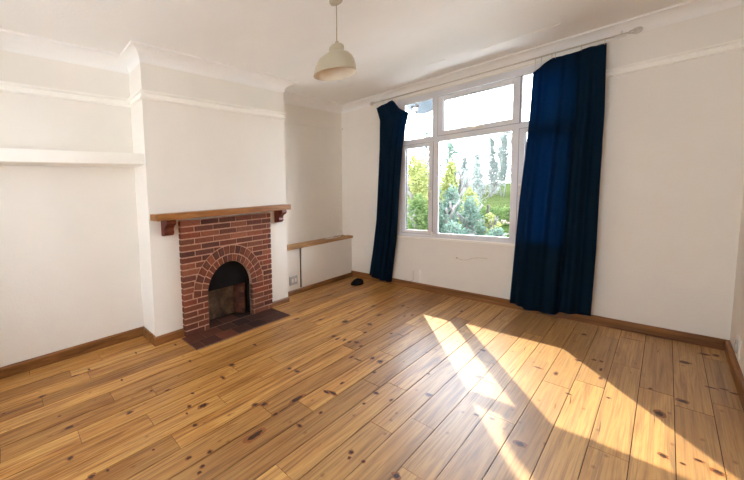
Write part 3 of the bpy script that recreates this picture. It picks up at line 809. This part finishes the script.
bare_tree('bare_tree', -1.50, 12, 3.1, .75, 'bare twiggy tree outside in front of the field', None, 41, 5, .035, M['leaf_pale'], size=.035, n=1500, w=.42)
bare_tree('bare_tree', -1.95, 13, 2.7, .75, 'smaller bare twiggy tree outside, left of the taller bare one', None, 42, 5, .03, M['leaf_pale'], size=.035, n=1200, w=.36)
bare_tree('ivy_tree', -4.05, 18, 4.7, .35, 'tall narrow grey-green tree rising above the slim lime-green tree', None, 43, 3, .06, M['leaf_blue'], size=.08, n=1300, w=.42)
bare_tree('ivy_tree', -9.55, 30, 7.5, .3, 'distant slender blue-green tree whose tip shows in upper left pane', None, 44, 3, .08, M['leaf_blue'], size=.12, n=700, w=.5)
for k, (px, py, hh) in enumerate(((-7.25, 40, 6.4), (-7.0, 42.5, 6.9), (-6.3, 40, 7.2), (-6.05, 42.6, 7.0), (-5.3, 40, 6.6), (-8.9, 42, 4.8), (-10.3, 43, 4.6))):
    bare_tree('poplar_tree', px, py, hh + .6, .22, ('pale leafless poplar in the distant row at right edge of window' if k < 5 else 'lower pale leafless tree standing left of the distant poplar row'),
              'distant poplars beyond the field' if k < 5 else 'low trees left of the distant poplars', 50 + k, 4, .05, M['leaf_pale'], size=.10, n=1700, w=.46, z0=-.3)
for k in range(9):
    plant('distant_tree', -19.5 + 1.35 * k, 46 + (k % 3), 1.9, 4.2 + .5 * ((k * 5) % 3), M['leaf_pale'], 1300, .13,
          'hazy distant tree in the line beyond the field', 'tree', 'distant treeline beyond the field', .1, z0=-.1, seed=70 + k, blobs=4, depth=1)
m = MB(); m.prism([(-1.055, 11.95), (-1.0, 11.95), (-1.0, 12.05), (-1.055, 12.05)], 'z', -.5, .48); m.prism([(-1.06, 11.94), (-.995, 11.94), (-.995, 12.06), (-1.06, 12.06)], 'z', .48, .51)
o = m.build('garden_post', M['dark']); tag(o, 'dark wooden post standing in garden before the hedge', 'post')
# satellite dish outside above the left light
sd = empty('satellite_dish', (.92, .30, 2.62), 'grey satellite dish outside behind the upper left window pane', 'satellite dish')
m = MB(); vs = []; fs = []; n = 36; rings_ = 7
for j in range(rings_ + 1):
    r = .25 * j / rings_
    for i in range(n):
        a = 2 * pi * i / n
        u = r * cos(a); w_ = r * 1.02 * sin(a)
        vs.append((.915 + u, .46 + .26 * r * r * 4 - .22 * w_, 2.685 + w_))
for j in range(rings_):
    for i in range(n):
        k = (i + 1) % n; fs.append((j * n + i, j * n + k, (j + 1) * n + k, (j + 1) * n + i))
m.mesh(vs, fs, sm=True); o = m.build('reflector', M['dish'], sd); so_ = o.modifiers.new('t', 'SOLIDIFY'); so_.thickness = .006
m = MB(); m.tube([(.86, .10, 2.62), (.86, .34, 2.62), (.865, .40, 2.56), (.862, .40, 2.40)], .010, 8); m.build('arm', M['dark'], sd)
for dx in (-.028, .030):
    m = MB(); m.lathe([(0, -.02), (.017, -.018), (.020, 0), (.017, .018), (0, .02)], .858 + dx, .37, 14, cz=2.515, axis='y'); m.build('clamp', M['dark'], sd)
m = MB(); m.box(.84, .35, 2.455, .885, .40, 2.50); m.build('mount', M['grey_plastic'], sd, .004)
m = MB(); m.box(.80, .10, 2.58, .92, .12, 2.66); m.build('base_plate', M['dark'], sd)

# ------------------------------------------------------------------ light
sun = bpy.data.lights.new('sun', 'SUN'); sun.energy = 4.4; sun.angle = math.radians(.55); sun.color = (1, .84, .56)
so = bpy.data.objects.new('sun', sun); COL.objects.link(so)
so.rotation_euler = Vector((.57, -1, -.886)).to_track_quat('-Z', 'Y').to_euler(); so.location = (-3, 8, 8)
w = bpy.data.worlds.new('sky'); S.world = w; w.use_nodes = True
nt = w.node_tree; bg = nt.nodes['Background']
tc = nt.nodes.new('ShaderNodeTexCoord'); sx = nt.nodes.new('ShaderNodeSeparateXYZ'); nt.links.new(tc.outputs['Generated'], sx.inputs[0])
rp = nt.nodes.new('ShaderNodeValToRGB'); e = rp.color_ramp.elements
e[0].position = .0; e[0].color = (.94, .96, 1, 1); e[1].position = .8; e[1].color = (.70, .84, 1, 1)
nt.links.new(sx.outputs[2], rp.inputs[0]); nt.links.new(rp.outputs[0], bg.inputs[0]); bg.inputs[1].default_value = 7.5
# area lights: fill at the added rear window (unused), front window portal
def area(name, loc, tgt, sx_, sy_, en, col=(1, 1, 1), portal=False):
    l = bpy.data.lights.new(name, 'AREA'); l.shape = 'RECTANGLE'; l.size = sx_; l.size_y = sy_; l.energy = en; l.color = col
    o = bpy.data.objects.new(name, l); COL.objects.link(o); o.location = loc
    o.rotation_euler = (Vector(tgt) - Vector(loc)).to_track_quat('-Z', 'Y').to_euler()
    if portal: l.cycles.is_portal = True
    return o
# area('rear_fill', (1.55, BK - .35, 1.7), (1.3, -2, 1.3), 2.2, 1.7, 34, (1, .97, .92))
area('window_portal', (1.578, .17, 1.64), (1.578, -2, 1.64), 1.6, 1.9, 1, portal=True)

# ------------------------------------------------------------------ camera
cam = bpy.data.cameras.new('camera'); co = bpy.data.objects.new('camera', cam); COL.objects.link(co)
cam.sensor_fit = 'HORIZONTAL'; cam.sensor_width = 36; cam.lens = 297.83 / 744 * 36
cam.shift_x = (372 - 190) / 744; cam.shift_y = (218.93 - 240) / 744
cam.clip_start = .02; cam.clip_end = 400
Mr = Matrix(((0.531356, -0.036581, 0.846358), (0.845861, 0.077965, -0.527674), (-0.046683, 0.996285, 0.07237)))
co.matrix_world = Matrix.Translation((2.79719702, -4.67845532, 1.38298509)) @ Mr.to_4x4()
S.camera = co
S.view_settings.view_transform = 'Standard'; S.view_settings.look = 'None'
S.view_settings.gamma = 1; S.view_settings.exposure = 1.22; S.view_settings.use_curve_mapping = False
S.render.engine = 'CYCLES'
S.cycles.use_denoising = True; S.cycles.max_bounces = 14; S.cycles.diffuse_bounces = 9; S.cycles.transparent_max_bounces = 16
S.cycles.sample_clamp_indirect = 8; S.cycles.caustics_reflective = False; S.cycles.caustics_refractive = False
